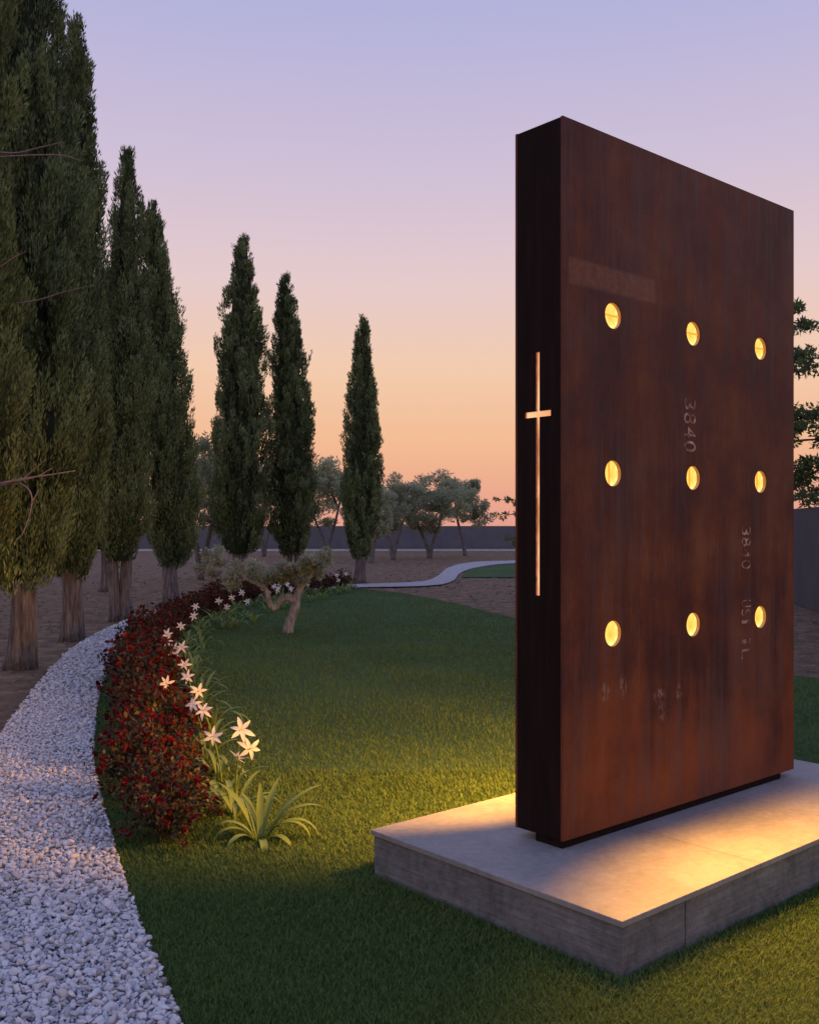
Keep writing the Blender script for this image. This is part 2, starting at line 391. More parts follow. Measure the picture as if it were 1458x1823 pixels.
parts = [pebbles(2.9, 4.6, .0180, 2, 1), pebbles(2.9, 4.6, .024, 2, 2, .008, .5), pebbles(4.6, 9, .019, 1, 3), pebbles(4.6, 9, .026, 1, 4, .008, .5), pebbles(9, 20, .045, 1, 5, 0, 1, .8)]
off = 0; VV = []; FF = []
for v, f in parts: VV.append(v); FF.append(f+off); off += len(v)
tag(link('white_gravel', np_mesh('white_gravel', np.vstack(VV), np.vstack(FF), True), M['pebble']), 'loose white marble pebbles covering the curved path', 'gravel', kind='stuff')

# ------------------------------------------------------------------ grass blades on the lawn
def blades(n, d0, d1, seed, three):
    r = np.random.RandomState(seed)
    d = d0*(d1/d0)**r.rand(n); x = r.uniform(-.46, .46, n)*d
    P = np.stack([x, d], -1)
    k = inside(P, LAWN_POLY) & ~inside(P, plinth_poly)
    P = P[k]; d = d[k]; n = len(P)
    a = r.uniform(0, 6.283, n); patch = wobble(P[:, 0]*2.2, P[:, 1]*2.2, 9)
    L = r.uniform(.015, .035, n)*(1+.25*patch)*np.clip(1+(d-5)*.02, .9, 1.3); Wd = .0017*np.clip(d/3.2, 1, 4)*r.uniform(.7, 1.3, n)
    lean = r.uniform(.15, .95, n)*L
    dx, dy = np.cos(a), np.sin(a); sx, sy = -dy, dx; Z = np.zeros(n)
    def pt(f, s, zf): return np.stack([P[:, 0]+dx*lean*f+sx*Wd*s, P[:, 1]+dy*lean*f+sy*Wd*s, Z+L*zf-.002], -1)
    if three:
        V = np.stack([pt(0, -1, 0), pt(0, 1, 0), pt(.35, .75, .62), pt(.35, -.75, .62), pt(1, 0, .92)], 1)
        F0 = np.array([[0, 1, 2], [0, 2, 3], [3, 2, 4]])
    else:
        V = np.stack([pt(0, -1, 0), pt(0, 1, 0), pt(.9, 0, .9)], 1); F0 = np.array([[0, 1, 2]])
    F = (F0[None]+(np.arange(n)*V.shape[1])[:, None, None]).reshape(-1, 3)
    tone = np.repeat(np.clip(.42+.36*wobble(P[:, 0]*1.1, P[:, 1]*1.1, 21)+.15*patch+r.normal(0, .15, n), 0, 1), V.shape[1])
    return V.reshape(-1, 3), F, tone
b1 = blades(270000, 2.8, 6.5, 31, True); b2 = blades(200000, 6.5, 26, 32, False)
tag(link('lawn_grass', np_mesh('lawn_grass', np.vstack([b1[0], b2[0]]), np.vstack([b1[1], b2[1]+len(b1[0])]), False, np.concatenate([b1[2], b2[2]])), M['blade']),
    'short green grass blades of the lawn', 'grass', kind='stuff')

# fallen needles, twigs and leaves on the bare soil
r = np.random.RandomState(500); n = 26000; d = 7*(45/7)**r.rand(n); P = np.stack([r.uniform(-.5, .5, n)*d, d], -1)
P = P[~inside(P, LAWN_POLY) & ~inside(P, PATH_POLY) & ~inside(P, far_poly)]; n = len(P); d = P[:, 1]
a = r.uniform(0, 6.283, n); D = np.stack([np.cos(a), np.sin(a), r.uniform(-.1, .25, n)], -1); N = np.stack([-np.sin(a), np.cos(a), r.uniform(-.4, .4, n)], -1)
C = np.concatenate([P, (-.018+r.uniform(0, .012, n))[:, None]], -1); L = (.02+.05*r.rand(n))*np.clip(d/12, .8, 2)[:]; Wd = L*r.uniform(.08, .3, n)
V = np.stack([C, C+D*(L*.45)[:, None]+N*Wd[:, None], C+D*L[:, None], C+D*(L*.45)[:, None]-N*Wd[:, None]], 1).reshape(-1, 3)
M['litter'] = m_leaf('leaf_litter', (.03, .022, .014), (.28, .21, .14), .9, 0, False)
tag(link('leaf_litter', np_mesh('leaf_litter', V, np.arange(n*4).reshape(-1, 4)), M['litter']), 'dry leaf and twig litter on the brown soil', 'litter', kind='stuff')

# ------------------------------------------------------------------ boundary walls
def wall(name, a, b, h, t, label, mt='wall'):
    a = np.array(a, float); b = np.array(b, float); L = np.linalg.norm(b-a); o = empty(name, (a[0], a[1], 0), math.atan2(b[1]-a[1], b[0]-a[0]))
    n = max(1, int(round(L/6))); m = MB(); w = L/n
    for i in range(n):
        m = MB(); m.box(i*w+.006, (i+1)*w-.006, -t/2, t/2, -.3, h); m.build('wall_panel', M[mt], o)
    m = MB(); m.box(.02, L-.02, -t/2+.02, t/2-.02, -.3, h-.015); m.build('core', M[mt], o)
    tag(o, label, 'wall'); return o
FW = 68.0
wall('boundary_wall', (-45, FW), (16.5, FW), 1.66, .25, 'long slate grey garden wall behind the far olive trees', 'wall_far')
wall('boundary_wall', (16.2, FW-1.2), (5.6, 6.0), 1.98, .25, 'slate grey side wall running behind the steel slab')
m = MB(); m.box(-45, 16, FW-1.1, FW-.5, -.1, .10); tag(m.build('kerb', M['kerb'], None), 'pale kerb strip along the foot of the far wall', kind='structure')
# ------------------------------------------------------------------ plinth
pl = empty('concrete_plinth', (PLQ[0], PLQ[1], 0), ANG)
tag(pl, 'low board-marked concrete plinth with smooth cap carrying the rusty slab', 'plinth')
ju = .405; cu = .93
for a, b in ((.012, ju-.004), (ju+.004, 1.75), (1.758, PLL-.012)):
    m = MB(); m.box(a, b, .012, PLW-.012, -.1, PLZ-.026); m.build('concrete_block', M['concrete'], pl, bevel=.004)
m = MB(); m.box(.05, PLL-.05, .03, PLW-.03, -.1, PLZ-.03); m.build('core', M['concrete'], pl)
for a, b in ((0, cu-.0015), (cu+.0015, PLL)):
    m = MB(); m.box(a, b, 0, PLW, PLZ-.024, PLZ); m.build('cap_slab', M['cap'], pl, bevel=.003)

# ------------------------------------------------------------------ steel slab with lamps and cross
sl = empty('steel_monument', (SLQ[0], SLQ[1], PLZ), ANG)
tag(sl, 'tall rusty weathering-steel slab with nine glowing round lamps and a lit cross', 'monument')
HX = (.352, .988, 1.621); HZ = (2.555-PLZ, 1.842-PLZ, 1.117-PLZ); HR = .058; ZB, ZT = SL0-PLZ, SL1-PLZ; TH = .012
def hole_plate(y, outward):
    """sheet in the plane y with nine round holes, chamfered lip"""
    m = MB(); s = .11
    xs = [0.0]; zs = [ZB]
    for h in HX: xs += [h-s, h+s]
    for h in sorted(HZ): zs += [h-s, h+s]
    xs.append(SLL); zs.append(ZT)
    for i in range(len(xs)-1):
        for j in range(len(zs)-1):
            x0, x1, z0, z1 = xs[i], xs[i+1], zs[j], zs[j+1]
            if i % 2 == 1 and j % 2 == 1:
                cx, cz = (x0+x1)/2, (z0+z1)/2; N = 48; sq = []; ci = []; lip = []
                for k in range(N):
                    a = 2*math.pi*k/N+math.pi/4; ca, sa = math.cos(a), math.sin(a); q = s/max(abs(ca), abs(sa))
                    sq.append((cx+ca*q, y, cz+sa*q)); ci.append((cx+ca*(HR+.004), y, cz+sa*(HR+.004))); lip.append((cx+ca*HR, y-outward*.005, cz+sa*HR))
                F = []
                for k in range(N):
                    k2 = (k+1) % N; F += [(k, k2, N+k2, N+k), (N+k, N+k2, 2*N+k2, 2*N+k)]
                if outward < 0: F = [f[::-1] for f in F]
                m.add(sq+ci+lip, F)
            else:
                f = (0, 1, 2, 3) if outward < 0 else (3, 2, 1, 0)
                m.add([(x0, y, z0), (x1, y, z0), (x1, y, z1), (x0, y, z1)], [f])
    # rim of the plate
    yi = y-outward*TH
    m.add([(0, y, ZB), (SLL, y, ZB), (SLL, y, ZT), (0, y, ZT), (0, yi, ZB), (SLL, yi, ZB), (SLL, yi, ZT), (0, yi, ZT)], [(0, 1, 5, 4), (1, 2, 6, 5), (2, 3, 7, 6), (3, 0, 4, 7)])
    return m
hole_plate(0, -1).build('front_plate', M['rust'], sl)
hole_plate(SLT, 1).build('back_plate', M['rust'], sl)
# narrow end with the cross slot
ys = [TH, .069, .1335, .1545, .217, SLT-TH]; zz = [ZB+.002, 1.298-PLZ, 2.083-PLZ, 2.109-PLZ, 2.369-PLZ, ZT-.002]
m = MB(); ex = .0015
openc = lambda i, j: (i == 2 and 1 <= j <= 3) or (j == 2 and 1 <= i <= 3)
DEP = .010
for i in range(5):
    for j in range(5):
        if not openc(i, j):
            m.add([(ex, ys[i], zz[j]), (ex, ys[i+1], zz[j]), (ex, ys[i+1], zz[j+1]), (ex, ys[i], zz[j+1])], [(3, 2, 1, 0)])
side = m.build('end_plate', M['black_steel'], sl)
lin_m = MB(); back = MB()
for i in range(5):
    for j in range(5):
        if openc(i, j):
            a, b, c, d = ys[i], ys[i+1], zz[j], zz[j+1]
            back.add([(ex+DEP, a, c), (ex+DEP, b, c), (ex+DEP, b, d), (ex+DEP, a, d)], [(3, 2, 1, 0)])
            for di, dj, p, q in ((-1, 0, (a, c), (a, d)), (1, 0, (b, c), (b, d)), (0, -1, (a, c), (b, c)), (0, 1, (a, d), (b, d))):
                if not openc(i+di, j+dj):
                    lin_m.add([(ex, *p), (ex, *q), (ex+DEP, *q), (ex+DEP, *p)], [(0, 1, 2, 3)])
cross = back.build('cross', M['cross_glow'], sl); lin_m.build('cross_reveal', M['copper'], cross)
m = MB(); m.box(SLL-TH, SLL-.0015, TH, SLT-TH, ZB+.002, ZT-.002); m.build('end_plate', M['black_steel'], sl)
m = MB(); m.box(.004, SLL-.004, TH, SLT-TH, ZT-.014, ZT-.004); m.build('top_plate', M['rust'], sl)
m = MB(); m.box(.004, SLL-.004, TH, SLT-TH, ZB+.004, ZB+.014); m.build('bottom_plate', M['black_steel'], sl)
m = MB(); m.box(.012, 1.845, .012, .165, -.004, ZB+.005); m.build('foot', M['black_steel'], sl)

def lamp(x, z, y, outw, k):
    t = empty('round_lamp', (x, y, z)); t.parent = sl
    N = 32; m = MB(); V = []; F = []
    for dep in (.0045, .115):
        V += [(math.cos(2*math.pi*q/N)*HR, -outw*dep, math.sin(2*math.pi*q/N)*HR) for q in range(N)]
    for q in range(N): F.append((q, (q+1) % N, N+(q+1) % N, N+q))
    m.add(V, F); m.build('tube', M['tube'], t, True)
    m = MB(); m.add([(math.cos(2*math.pi*q/N)*HR, -outw*.022, math.sin(2*math.pi*q/N)*HR) for q in range(N)], [tuple(range(N))]); m.build('lens', M['lamp_glass'], t)
    m = MB(); bw = .0035; y0, y1 = sorted((-outw*.0215, -outw*.015))
    if k == 0: m.box(-HR*.99, HR*.99, y0, y1, .000, .000+2*bw)
    else: m.box(-bw-.012*(k == 1), bw-.012*(k == 1), y0, y1, -HR*.98, HR*.98)
    if k < 2: m.build('divider_bar', M['lamp_bar'], t)
    ld = bpy.data.lights.new('lamp_light', 'SPOT'); ld.energy = LAMP_W*((.85, .66, .38) if outw < 0 else (.06, .16, 1.45))[k]*((1.75 if x < .5 else 1.0 if x < 1.2 else .5) if outw < 0 else 1); ld.color = LAMP_COL; ld.shadow_soft_size = .018
    ld.spot_size = math.radians(130 if outw < 0 else 108); ld.spot_blend = .7 if outw < 0 else .6; aim = math.radians(66 if outw < 0 else 56)
    lo = bpy.data.objects.new('lamp_light', ld); COL.objects.link(lo); lo.parent = t
    lo.location = (0, outw*.012, 0)
    dirv = Vector((0, outw*math.sin(aim), -math.cos(aim)))
    lo.rotation_euler = dirv.to_track_quat('-Z', 'Y').to_euler()
for j, z in enumerate(HZ):
    for x in HX:
        lamp(x, z, 0, -1, j); lamp(x, z, SLT, 1, j)

def marking(text, x, z_top, z_bot, hgt):
    cu_ = bpy.data.curves.new('number', 'FONT'); cu_.body = text; cu_.size = 1; cu_.extrude = .004
    tmp = bpy.data.objects.new('tmp', cu_); COL.objects.link(tmp); dg = bpy.context.evaluated_depsgraph_get()
    me = bpy.data.meshes.new_from_object(tmp.evaluated_get(dg)); bpy.data.objects.remove(tmp)
    n = len(me.vertices); co = np.zeros(n*3, np.float32); me.vertices.foreach_get('co', co); co = co.reshape(-1, 3)
    mn, mx = co.min(0), co.max(0); q = (co-mn)/(mx-mn)
    new = np.stack([x-hgt/2+q[:, 1]*hgt, -.0005-q[:, 2]*.0015, z_top+(z_bot-z_top)*q[:, 0]], -1)   # reads from top to bottom
    me.vertices.foreach_set('co', new.ravel()); me.materials.clear(); me.update()
    return link('number_marking', me, M['marking'], sl)
def marking_mat():
    m, t, bs = material('worn_stencil')
    n = noise(t, coords(t, (1, 1, 1)), 16, 3, .7)
    t.links.new(rampn(t, n, [(.40, (.085, .036, .028)), (.50, (.20, .10, .08)), (.64, (.62, .40, .33))]), bs.inputs['Base Color'])
    bs.inputs['Roughness'].default_value = .5; return m
M['marking'] = marking_mat()
def word(text, x, z0, z1, hgt):
    n = len(text); st = (z1-z0)/n
    for k, ch in enumerate(text): marking(ch, x, z0+st*(k+.10+.2*(ch == '1')), z0+st*(k+.88-.2*(ch == '1')), hgt)
word('3840', .952, 2.235-PLZ, 1.96-PLZ, .10)
word('3840', 1.468, 1.608-PLZ, 1.372-PLZ, .088)
word('US1', 1.468, 1.220-PLZ, 1.078-PLZ, .088)
word('1L', 1.468, 1.03-PLZ, .90-PLZ, .088)

# ------------------------------------------------------------------ cypresses
def kites(C, D, N, L, Wd):
    """leaf-like kites: centre base C, direction D, side N, length L, half width Wd -> V, F (quads)"""
    n = len(C); L = L[:, None]; Wd = Wd[:, None]
    V = np.stack([C, C+D*L*.45+N*Wd, C+D*L, C+D*L*.45-N*Wd], 1).reshape(-1, 3)
    F = np.arange(n*4).reshape(-1, 4); return V, F
def unit(v): return v/np.maximum(np.linalg.norm(v, axis=1, keepdims=True), 1e-9)
PROF_T = [0, .04, .11, .25, .48, .66, .82, .93, 1]; PROF_R = [.45, .68, .88, 1, .90, .72, .50, .30, .09]
def cypress(x, y, h, rmax, zc, top_shift, trunk_r, npl, nsp, seed, label, mat='cypress', split=False, spr=1.0):
    r = np.random.RandomState(seed); o = empty('cypress_tree', (x, y, 0))
    tag(o, label, 'tree', 'cypresses along the gravel path')
    H = h-zc
    # trunk
    m = MB()
    def stem(ox, oy, rr, ph):
        P = []; R = []
        for i in range(10):
            q = i/9; P.append((ox+.03*math.sin(q*4+ph), oy+.03*math.cos(q*3+ph), -.06+q*(zc+.7))); R.append(rr*(1+.38*math.exp(-q*7))*(1-.18*q))
        m.tube(P, R, 20, True, .07, 4, ph)
    if split: stem(-trunk_r*.62, 0, trunk_r*.58, seed); stem(trunk_r*.62, .05, trunk_r*.58, seed+2)
    else: stem(0, 0, trunk_r, seed)
    m.build('trunk', M['bark'], o, True)
    # crown: upright plumes made of small sprays over a core darkened as painted shade
    def radius(t, a):
        return rmax*np.interp(t, PROF_T, PROF_R)*(1+.13*wobble(a*1.6, t*9, seed+5)+.10*wobble(np.cos(a)*3, t*22, seed+6))
    def axis(t): return np.stack([top_shift[0]*t**1.3, top_shift[1]*t**1.3], -1)
    t = r.rand(npl*3); w = np.interp(t, PROF_T, PROF_R); t = t[r.rand(len(t)) < w+.12][:npl]; npl = len(t)
    a = r.uniform(0, 6.283, npl); rf = np.sqrt(r.uniform(.5, 1.0, npl))
    nb = max(60, npl//9); bi = r.choice(npl, nb, replace=False); bt, ba = t[bi], a[bi]      # boughs: lumps of neighbouring plumes
    da = np.abs((a[:, None]-ba[None]+np.pi) % (2*np.pi)-np.pi)*rmax*.75; dz_ = (t[:, None]-bt[None])*H*.45
    dd = np.sqrt(da*da+dz_*dz_); near = dd.argmin(1); dn = dd[np.arange(npl), near]
    dome = np.clip(1-(dn/.21)**2, -.25, 1); boff = r.uniform(-.10, .12, nb)[near]; btone = r.normal(0, .16, nb)[near]
    rad = radius(t, a)*rf*(.80+.26*dome)+boff*np.clip(rmax*1.4, .5, 1)*np.interp(t, PROF_T, PROF_R)
    base = np.concatenate([axis(t), (zc+t*H)[:, None]], -1); er = np.stack([np.cos(a), np.sin(a), 0*a], -1)
    base = base+er*rad[:, None]
    pl_len = r.uniform(.28, .62, npl)*np.clip(.55+.6*np.interp(t, PROF_T, PROF_R), .5, 1.1)
    tilt = r.uniform(.05, .38, npl); spike = r.rand(npl) < .03; tilt[spike] += .25; pl_len[spike] *= 1.35
    ax_ = unit(er*tilt[:, None]+np.array([0, 0, 1.0])+r.normal(0, .08, (npl, 3)))
    base = base-ax_*(pl_len*.45)[:, None]
    tone_p = np.clip(r.normal(.36, .22, npl)-.06+(rf-.85)*1.0+.36*dome+btone, 0, 1)  # shade painted into tone: hollows between boughs darker, outer lumps lighter
    s = r.beta(1.4, 1.3, (npl, nsp)); pw = (.022+.066*np.sin(np.clip(s, 0, 1)*np.pi)**.7*(1-.45*s))*r.uniform(.7, 1.25, (npl, 1))
    # keep plumes slender near the tip
    q = r.uniform(0, 6.283, (npl, nsp)); ref = np.array([.3, .2, 1.0]); e1 = unit(np.cross(ax_, er+1e-3)); e2 = np.cross(ax_, e1)
    rd = e1[:, None]*np.cos(q)[..., None]+e2[:, None]*np.sin(q)[..., None]
    C = base[:, None]+ax_[:, None]*(s*pl_len[:, None])[..., None]+rd*(pw*np.sqrt(r.rand(npl, nsp)))[..., None]
    D = ax_[:, None]*1.0+rd*r.uniform(.05, .45, (npl, nsp, 1))+r.normal(0, .13, (npl, nsp, 3))
    C = C.reshape(-1, 3); D = unit(D.reshape(-1, 3)); n = len(C)
    N = unit(np.cross(D, r.normal(size=(n, 3))))
    V, F = kites(C, D, N, r.uniform(.045, .095, n)*spr, r.uniform(.0055, .011, n)*spr)
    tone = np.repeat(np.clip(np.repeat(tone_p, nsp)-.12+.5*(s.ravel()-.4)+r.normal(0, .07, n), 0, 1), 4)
    # inner core, toned darkest to paint deep shade into the gaps
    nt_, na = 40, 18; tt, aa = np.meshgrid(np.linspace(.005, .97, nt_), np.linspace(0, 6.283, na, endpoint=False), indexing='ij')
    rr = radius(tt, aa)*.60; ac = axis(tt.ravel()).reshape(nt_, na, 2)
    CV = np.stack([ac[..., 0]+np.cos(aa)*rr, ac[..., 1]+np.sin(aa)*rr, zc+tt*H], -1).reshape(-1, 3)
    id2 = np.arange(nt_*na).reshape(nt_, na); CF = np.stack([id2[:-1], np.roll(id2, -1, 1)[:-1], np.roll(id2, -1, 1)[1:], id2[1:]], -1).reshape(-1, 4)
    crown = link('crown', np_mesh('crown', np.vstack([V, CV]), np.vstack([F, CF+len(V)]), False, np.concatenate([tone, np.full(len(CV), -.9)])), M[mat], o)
    return o
def at_px(px, py): p = g(px, py); return p[0], p[1]
ax0, ay0 = at_px(37, 1188); bx0, by0 = at_px(126, 1138); cx0, cy0 = at_px(214, 1103); dx0, dy0 = at_px(305, 1078)
zt_x, zt_y = -4.15, 8.9
tz = cypress(zt_x, zt_y, 8.2, .74, .95, (-.1, 0), .16, 900, 105, 11, 'yellowish cypress with dead bare twigs poking out of its crown', 'cypress_warm_lit', spr=.9)
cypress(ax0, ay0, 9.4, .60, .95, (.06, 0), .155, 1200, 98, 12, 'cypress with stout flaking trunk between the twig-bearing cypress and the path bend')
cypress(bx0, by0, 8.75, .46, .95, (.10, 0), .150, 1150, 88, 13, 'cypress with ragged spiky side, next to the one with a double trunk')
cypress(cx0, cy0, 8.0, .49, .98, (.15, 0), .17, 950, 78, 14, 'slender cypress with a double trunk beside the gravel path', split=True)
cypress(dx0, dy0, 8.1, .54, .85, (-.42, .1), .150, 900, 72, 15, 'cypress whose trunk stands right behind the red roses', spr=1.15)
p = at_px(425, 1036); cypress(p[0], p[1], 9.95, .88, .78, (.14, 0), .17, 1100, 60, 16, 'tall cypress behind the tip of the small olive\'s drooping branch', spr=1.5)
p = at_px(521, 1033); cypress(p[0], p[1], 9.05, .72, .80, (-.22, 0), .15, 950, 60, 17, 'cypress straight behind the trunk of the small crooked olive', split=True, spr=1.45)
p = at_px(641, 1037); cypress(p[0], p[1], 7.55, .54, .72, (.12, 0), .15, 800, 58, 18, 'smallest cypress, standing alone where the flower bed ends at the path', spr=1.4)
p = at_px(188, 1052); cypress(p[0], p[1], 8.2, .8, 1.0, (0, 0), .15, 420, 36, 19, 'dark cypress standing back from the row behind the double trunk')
# dead twigs of the nearest cypress
def twig(pts, r0):
    P = catmull([Vector(at(px, py, d))-tz.location for px, py, d in pts], 5); m = MB()
    m.tube(P, list(np.linspace(r0, r0*.35, len(P))), 6)
    return m.build('twig', M['twig'], tz, True)
twig([(-60, 262, 8.9), (20, 272, 8.6), (70, 262, 8.45), (112, 252, 8.3)], .011)
twig([(-60, 285, 8.9), (10, 278, 8.6), (80, 275, 8.45), (118, 277, 8.35), (145, 286, 8.3)], .009)
twig([(-50, 490, 8.9), (0, 474, 8.5), (22, 460, 8.4), (46, 447, 8.3)], .011)
twig([(30, 540, 8.7), (70, 533, 8.5), (112, 520, 8.4), (166, 507, 8.3)], .007)
twig([(-60, 880, 8.9), (0, 861, 8.4), (50, 851, 8.3), (90, 845, 8.25), (134, 838, 8.2)], .013)
twig([(-20, 868, 8.6), (30, 858, 8.35), (58, 838, 8.3), (82, 817, 8.25)], .009)
twig([(30, 857, 8.35), (50, 870, 8.25), (57, 890, 8.2), (52, 920, 8.2), (40, 950, 8.2), (28, 962, 8.2)], .007)
twig([(56, 893, 8.2), (62, 885, 8.2), (69, 872, 8.2)], .005)
twig([(10, 860, 8.4), (60, 850, 8.2), (92, 834, 8.2)], .007)

# ------------------------------------------------------------------ olives and broad-leaved trees
def leafy(clumps, nl, size, seed, spread_dir=.4):
    r = np.random.RandomState(seed); C = []; D = []; T = []
    for (cx, cy, cz, rx, rz, tone) in clumps:
        v = r.normal(size=(nl, 3)); v = unit(v)*(r.rand(nl, 1)**.45)
        c = v*np.array([rx, rx, rz])+np.array([cx, cy, cz]); C.append(c)
        D.append(unit(v+r.normal(0, .9, (nl, 3))+np.array([0, 0, spread_dir])))
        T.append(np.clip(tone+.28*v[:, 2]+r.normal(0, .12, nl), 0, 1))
    C = np.vstack(C); D = np.vstack(D); T = np.concatenate(T); n = len(C)
    N = unit(np.cross(D, r.normal(size=(n, 3))))
    V, F = kites(C, D, N, r.uniform(.8, 1.3, n)*size, r.uniform(.15, .24, n)*size)
    return np_mesh('crown', V, F, False, np.repeat(T, 4))
def olive(px, py, top_py, wpx, label, seed, stems=2, ncl=44, nl=150, lf=.17, name='olive_tree'):
    r = np.random.RandomState(seed); p = g(px, py); d = p[1]; h = CAMZ+(HOR-top_py)/FPX*d; wd = wpx/FPX*d
    o = empty(name, (p[0], d, 0)); tag(o, label, 'tree', 'olive trees in the orchard behind')
    m = MB(); tips = []
    for s in range(stems):
        a = math.pi*s+r.uniform(-.5, .5) if stems > 1 else r.uniform(0, 6); k = wd*r.uniform(.16, .24)
        P = catmull([(0, 0, -.1), (math.cos(a)*k*.25, math.sin(a)*k*.2, h*.16), (math.cos(a)*k*.7, math.sin(a)*k*.4, h*.33), (math.cos(a)*k*1.1, math.sin(a)*k, h*.52)], 4)
        m.tube(P, list(np.linspace(.11*(1.2 if stems == 1 else 1), .05, len(P))), 9, True, .1, 3, seed)
        for b in range(5):
            q = r.uniform(0, 6.28); e = P[-1]+np.array([math.cos(q)*wd*.27, math.sin(q)*wd*.27, h*r.uniform(.12, .32)])
            m.tube(catmull([P[-2], (P[-1]+e)/2+r.normal(0, .06, 3), e], 3), list(np.linspace(.045, .012, 7)), 6); tips.append(e)
    m.build('trunk', M['olive_bark'], o, True)
    cl = []
    for k in range(ncl):
        v = unit(r.normal(size=(1, 3)))[0]*r.rand()**.33
        zc_ = h*.63+v[2]*h*.34
        sh = 1-.35*max(0, v[2])
        cl.append((v[0]*wd*.50*sh, v[1]*wd*.50*sh, zc_, wd*r.uniform(.05, .15), h*r.uniform(.03, .085), r.uniform(.1, .9)))
    for e in tips: cl.append((e[0], e[1], e[2], wd*.12, h*.06, .5))
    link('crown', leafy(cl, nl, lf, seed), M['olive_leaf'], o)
    return o
olive(765, 993, 833, 135, 'grey-green olive with two forked stems in front of the far wall', 41, 2, 60)
olive(828, 989, 838, 100, 'outermost far olive, with a single slim stem and airy round crown', 42, 1, 46)
olive(700, 996, 845, 95, 'low olive half hidden by the smallest cypress', 43, 2, 42)
olive(583, 992, 808, 120, 'olive showing between the smallest cypress and its neighbour', 44, 2, 54)
olive(470, 990, 800, 110, 'olive filling the gap between the two cypresses behind the crooked olive', 45, 2, 48)
olive(357, 1030, 772, 120, 'olive with dark leaning double stem beside the tall cypress', 46, 2, 50, 150, .13)
olive(660, 1001, 850, 80, 'small olive directly behind the smallest cypress', 47, 1, 36)

# tiered tree behind the slab
def tiered(px, d, tiers, label, seed, nl, h):
    r = np.random.RandomState(seed); x = (px-IMG_W/2)/FPX*d
    o = empty('broadleaf_tree', (x, d, 0)); tag(o, label, 'tree')
    m = MB(); m.tube(catmull([(0, 0, -.1), (.03, .02, h*.4), (-.03, 0, h*.75), (0, 0, h)], 5), list(np.linspace(.10, .02, 16)), 10, True, .06, 3)
    m.build('trunk', M['olive_bark'], o, True)
    cl = []; bm_ = MB()
    for (tx, tz_, w) in tiers:          # tip pixel x, z, clump size
        e = np.array([(tx-IMG_W/2)/FPX*d-x, r.uniform(-.3, .3), tz_])
        P = catmull([(0, 0, tz_-.18), e*.5+np.array([0, 0, tz_*.5-.03]), e], 5); bm_.tube(P, list(np.linspace(.028, .006, len(P))), 6)
        for k in range(7):
            q = P[r.randint(3, len(P))]+r.normal(0, [.13, .16, .04]); cl.append((q[0], q[1], q[2], w*r.uniform(.5, 1), w*r.uniform(.3, .55), r.uniform(.2, .8)))
        cl.append((e[0], e[1], e[2], w*.9, w*.45, .6))
    bm_.build('branches', M['olive_bark'], o, True)
    link('crown', leafy(cl, nl, .075, seed, .2), M['tree_leaf'], o); return o
rr = np.random.RandomState(77); D0 = 13.0
zpx = lambda py: CAMZ+(HOR-py)/FPX*D0
T = [(1452, zpx(577), .10), (1418, zpx(548), .08), (1475, zpx(640), .2), (1440, zpx(655), .2), (1428, zpx(640), .16), (1480, zpx(728), .17), (1440, zpx(738), .17), (1425, zpx(762), .12), (1440, zpx(828), .2), (1475, zpx(850), .22), (1425, zpx(862), .19), (1500, zpx(780), .2), (1470, zpx(880), .16)]
T += [(rr.uniform(1240, 1390), zpx(rr.uniform(560, 880)), .18) for k in range(12)]
tiered(1345, D0, T, 'broad-leaved tree with tiered branches reaching out behind the steel slab', 51, 60, 4.7)
D0 = 20.0
tiered(968, D0, [(902, zpx(915), .06), (908, zpx(890), .05), (905, zpx(958), .10), (945, zpx(880), .16), (990, zpx(860), .2), (1010, zpx(900), .2), (960, zpx(850), .15)], 'young leafy sapling peeping out from behind the cross end of the slab', 52, 30, 2.6)

# small crooked olive on the lawn
bd = g(514, 1127)[1]
oo = empty('crooked_olive', (g(514, 1127)[0], bd, 0)); tag(oo, 'small gnarled olive with a looping side branch growing out of the lawn', 'tree')
def rel(px, py, dd=0.0): return Vector(at(px, py, bd+dd))-oo.location
def limb(pts, r0, r1, nm='trunk', fl=.09):
    P = catmull([rel(*p) for p in pts], 6); m = MB(); m.tube(P, list(np.linspace(r0, r1, len(P))), 14, True, fl, 3, 1.0); return m.build(nm, M['pale_bark'], oo, True)
limb([(513, 1132), (514, 1118), (522, 1095), (527, 1078), (530, 1060), (538, 1042), (548, 1026)], .085, .050)
limb([(527, 1072), (514, 1064), (502, 1067), (494, 1078), (488, 1084), (481, 1076), (476, 1060), (472, 1048), (460, 1041), (445, 1034), (430, 1024)], .058, .030, 'branch')
limb([(540, 1044), (556, 1020), (568, 1002)], .045, .02, 'branch'); limb([(536, 1046), (522, 1030), (505, 1022)], .04, .015, 'branch')
limb([(435, 1028), (415, 1016), (395, 1005)], .03, .012, 'branch'); limb([(440, 1031), (420, 1035), (405, 1045)], .02, .01, 'branch'); limb([(455, 1040), (452, 1020), (448, 1008)], .02, .01, 'branch')
r = np.random.RandomState(60); cl = []
for (px, py, w, hh, n) in ((385, 998, 30, 20, 9), (372, 1018, 16, 14, 4), (420, 1020, 25, 20, 7), (410, 1042, 18, 12, 4), (452, 1015, 22, 16, 6), (505, 1020, 34, 20, 10), (535, 1030, 22, 14, 5), (560, 1000, 28, 20, 16), (542, 1012, 28, 18, 14), (522, 1012, 22, 14, 8), (480, 1025, 20, 14, 4), (572, 990, 14, 12, 3)):
    for k in range(n):
        q = rel(px+r.normal(0, w*.45), py+r.normal(0, hh*.42), r.normal(0, .16)); cl.append((q.x, q.y, q.z, .085, .06, r.uniform(.15, .8)))
link('crown', leafy(cl, 105, .060, 61), M['small_olive_leaf'], oo)

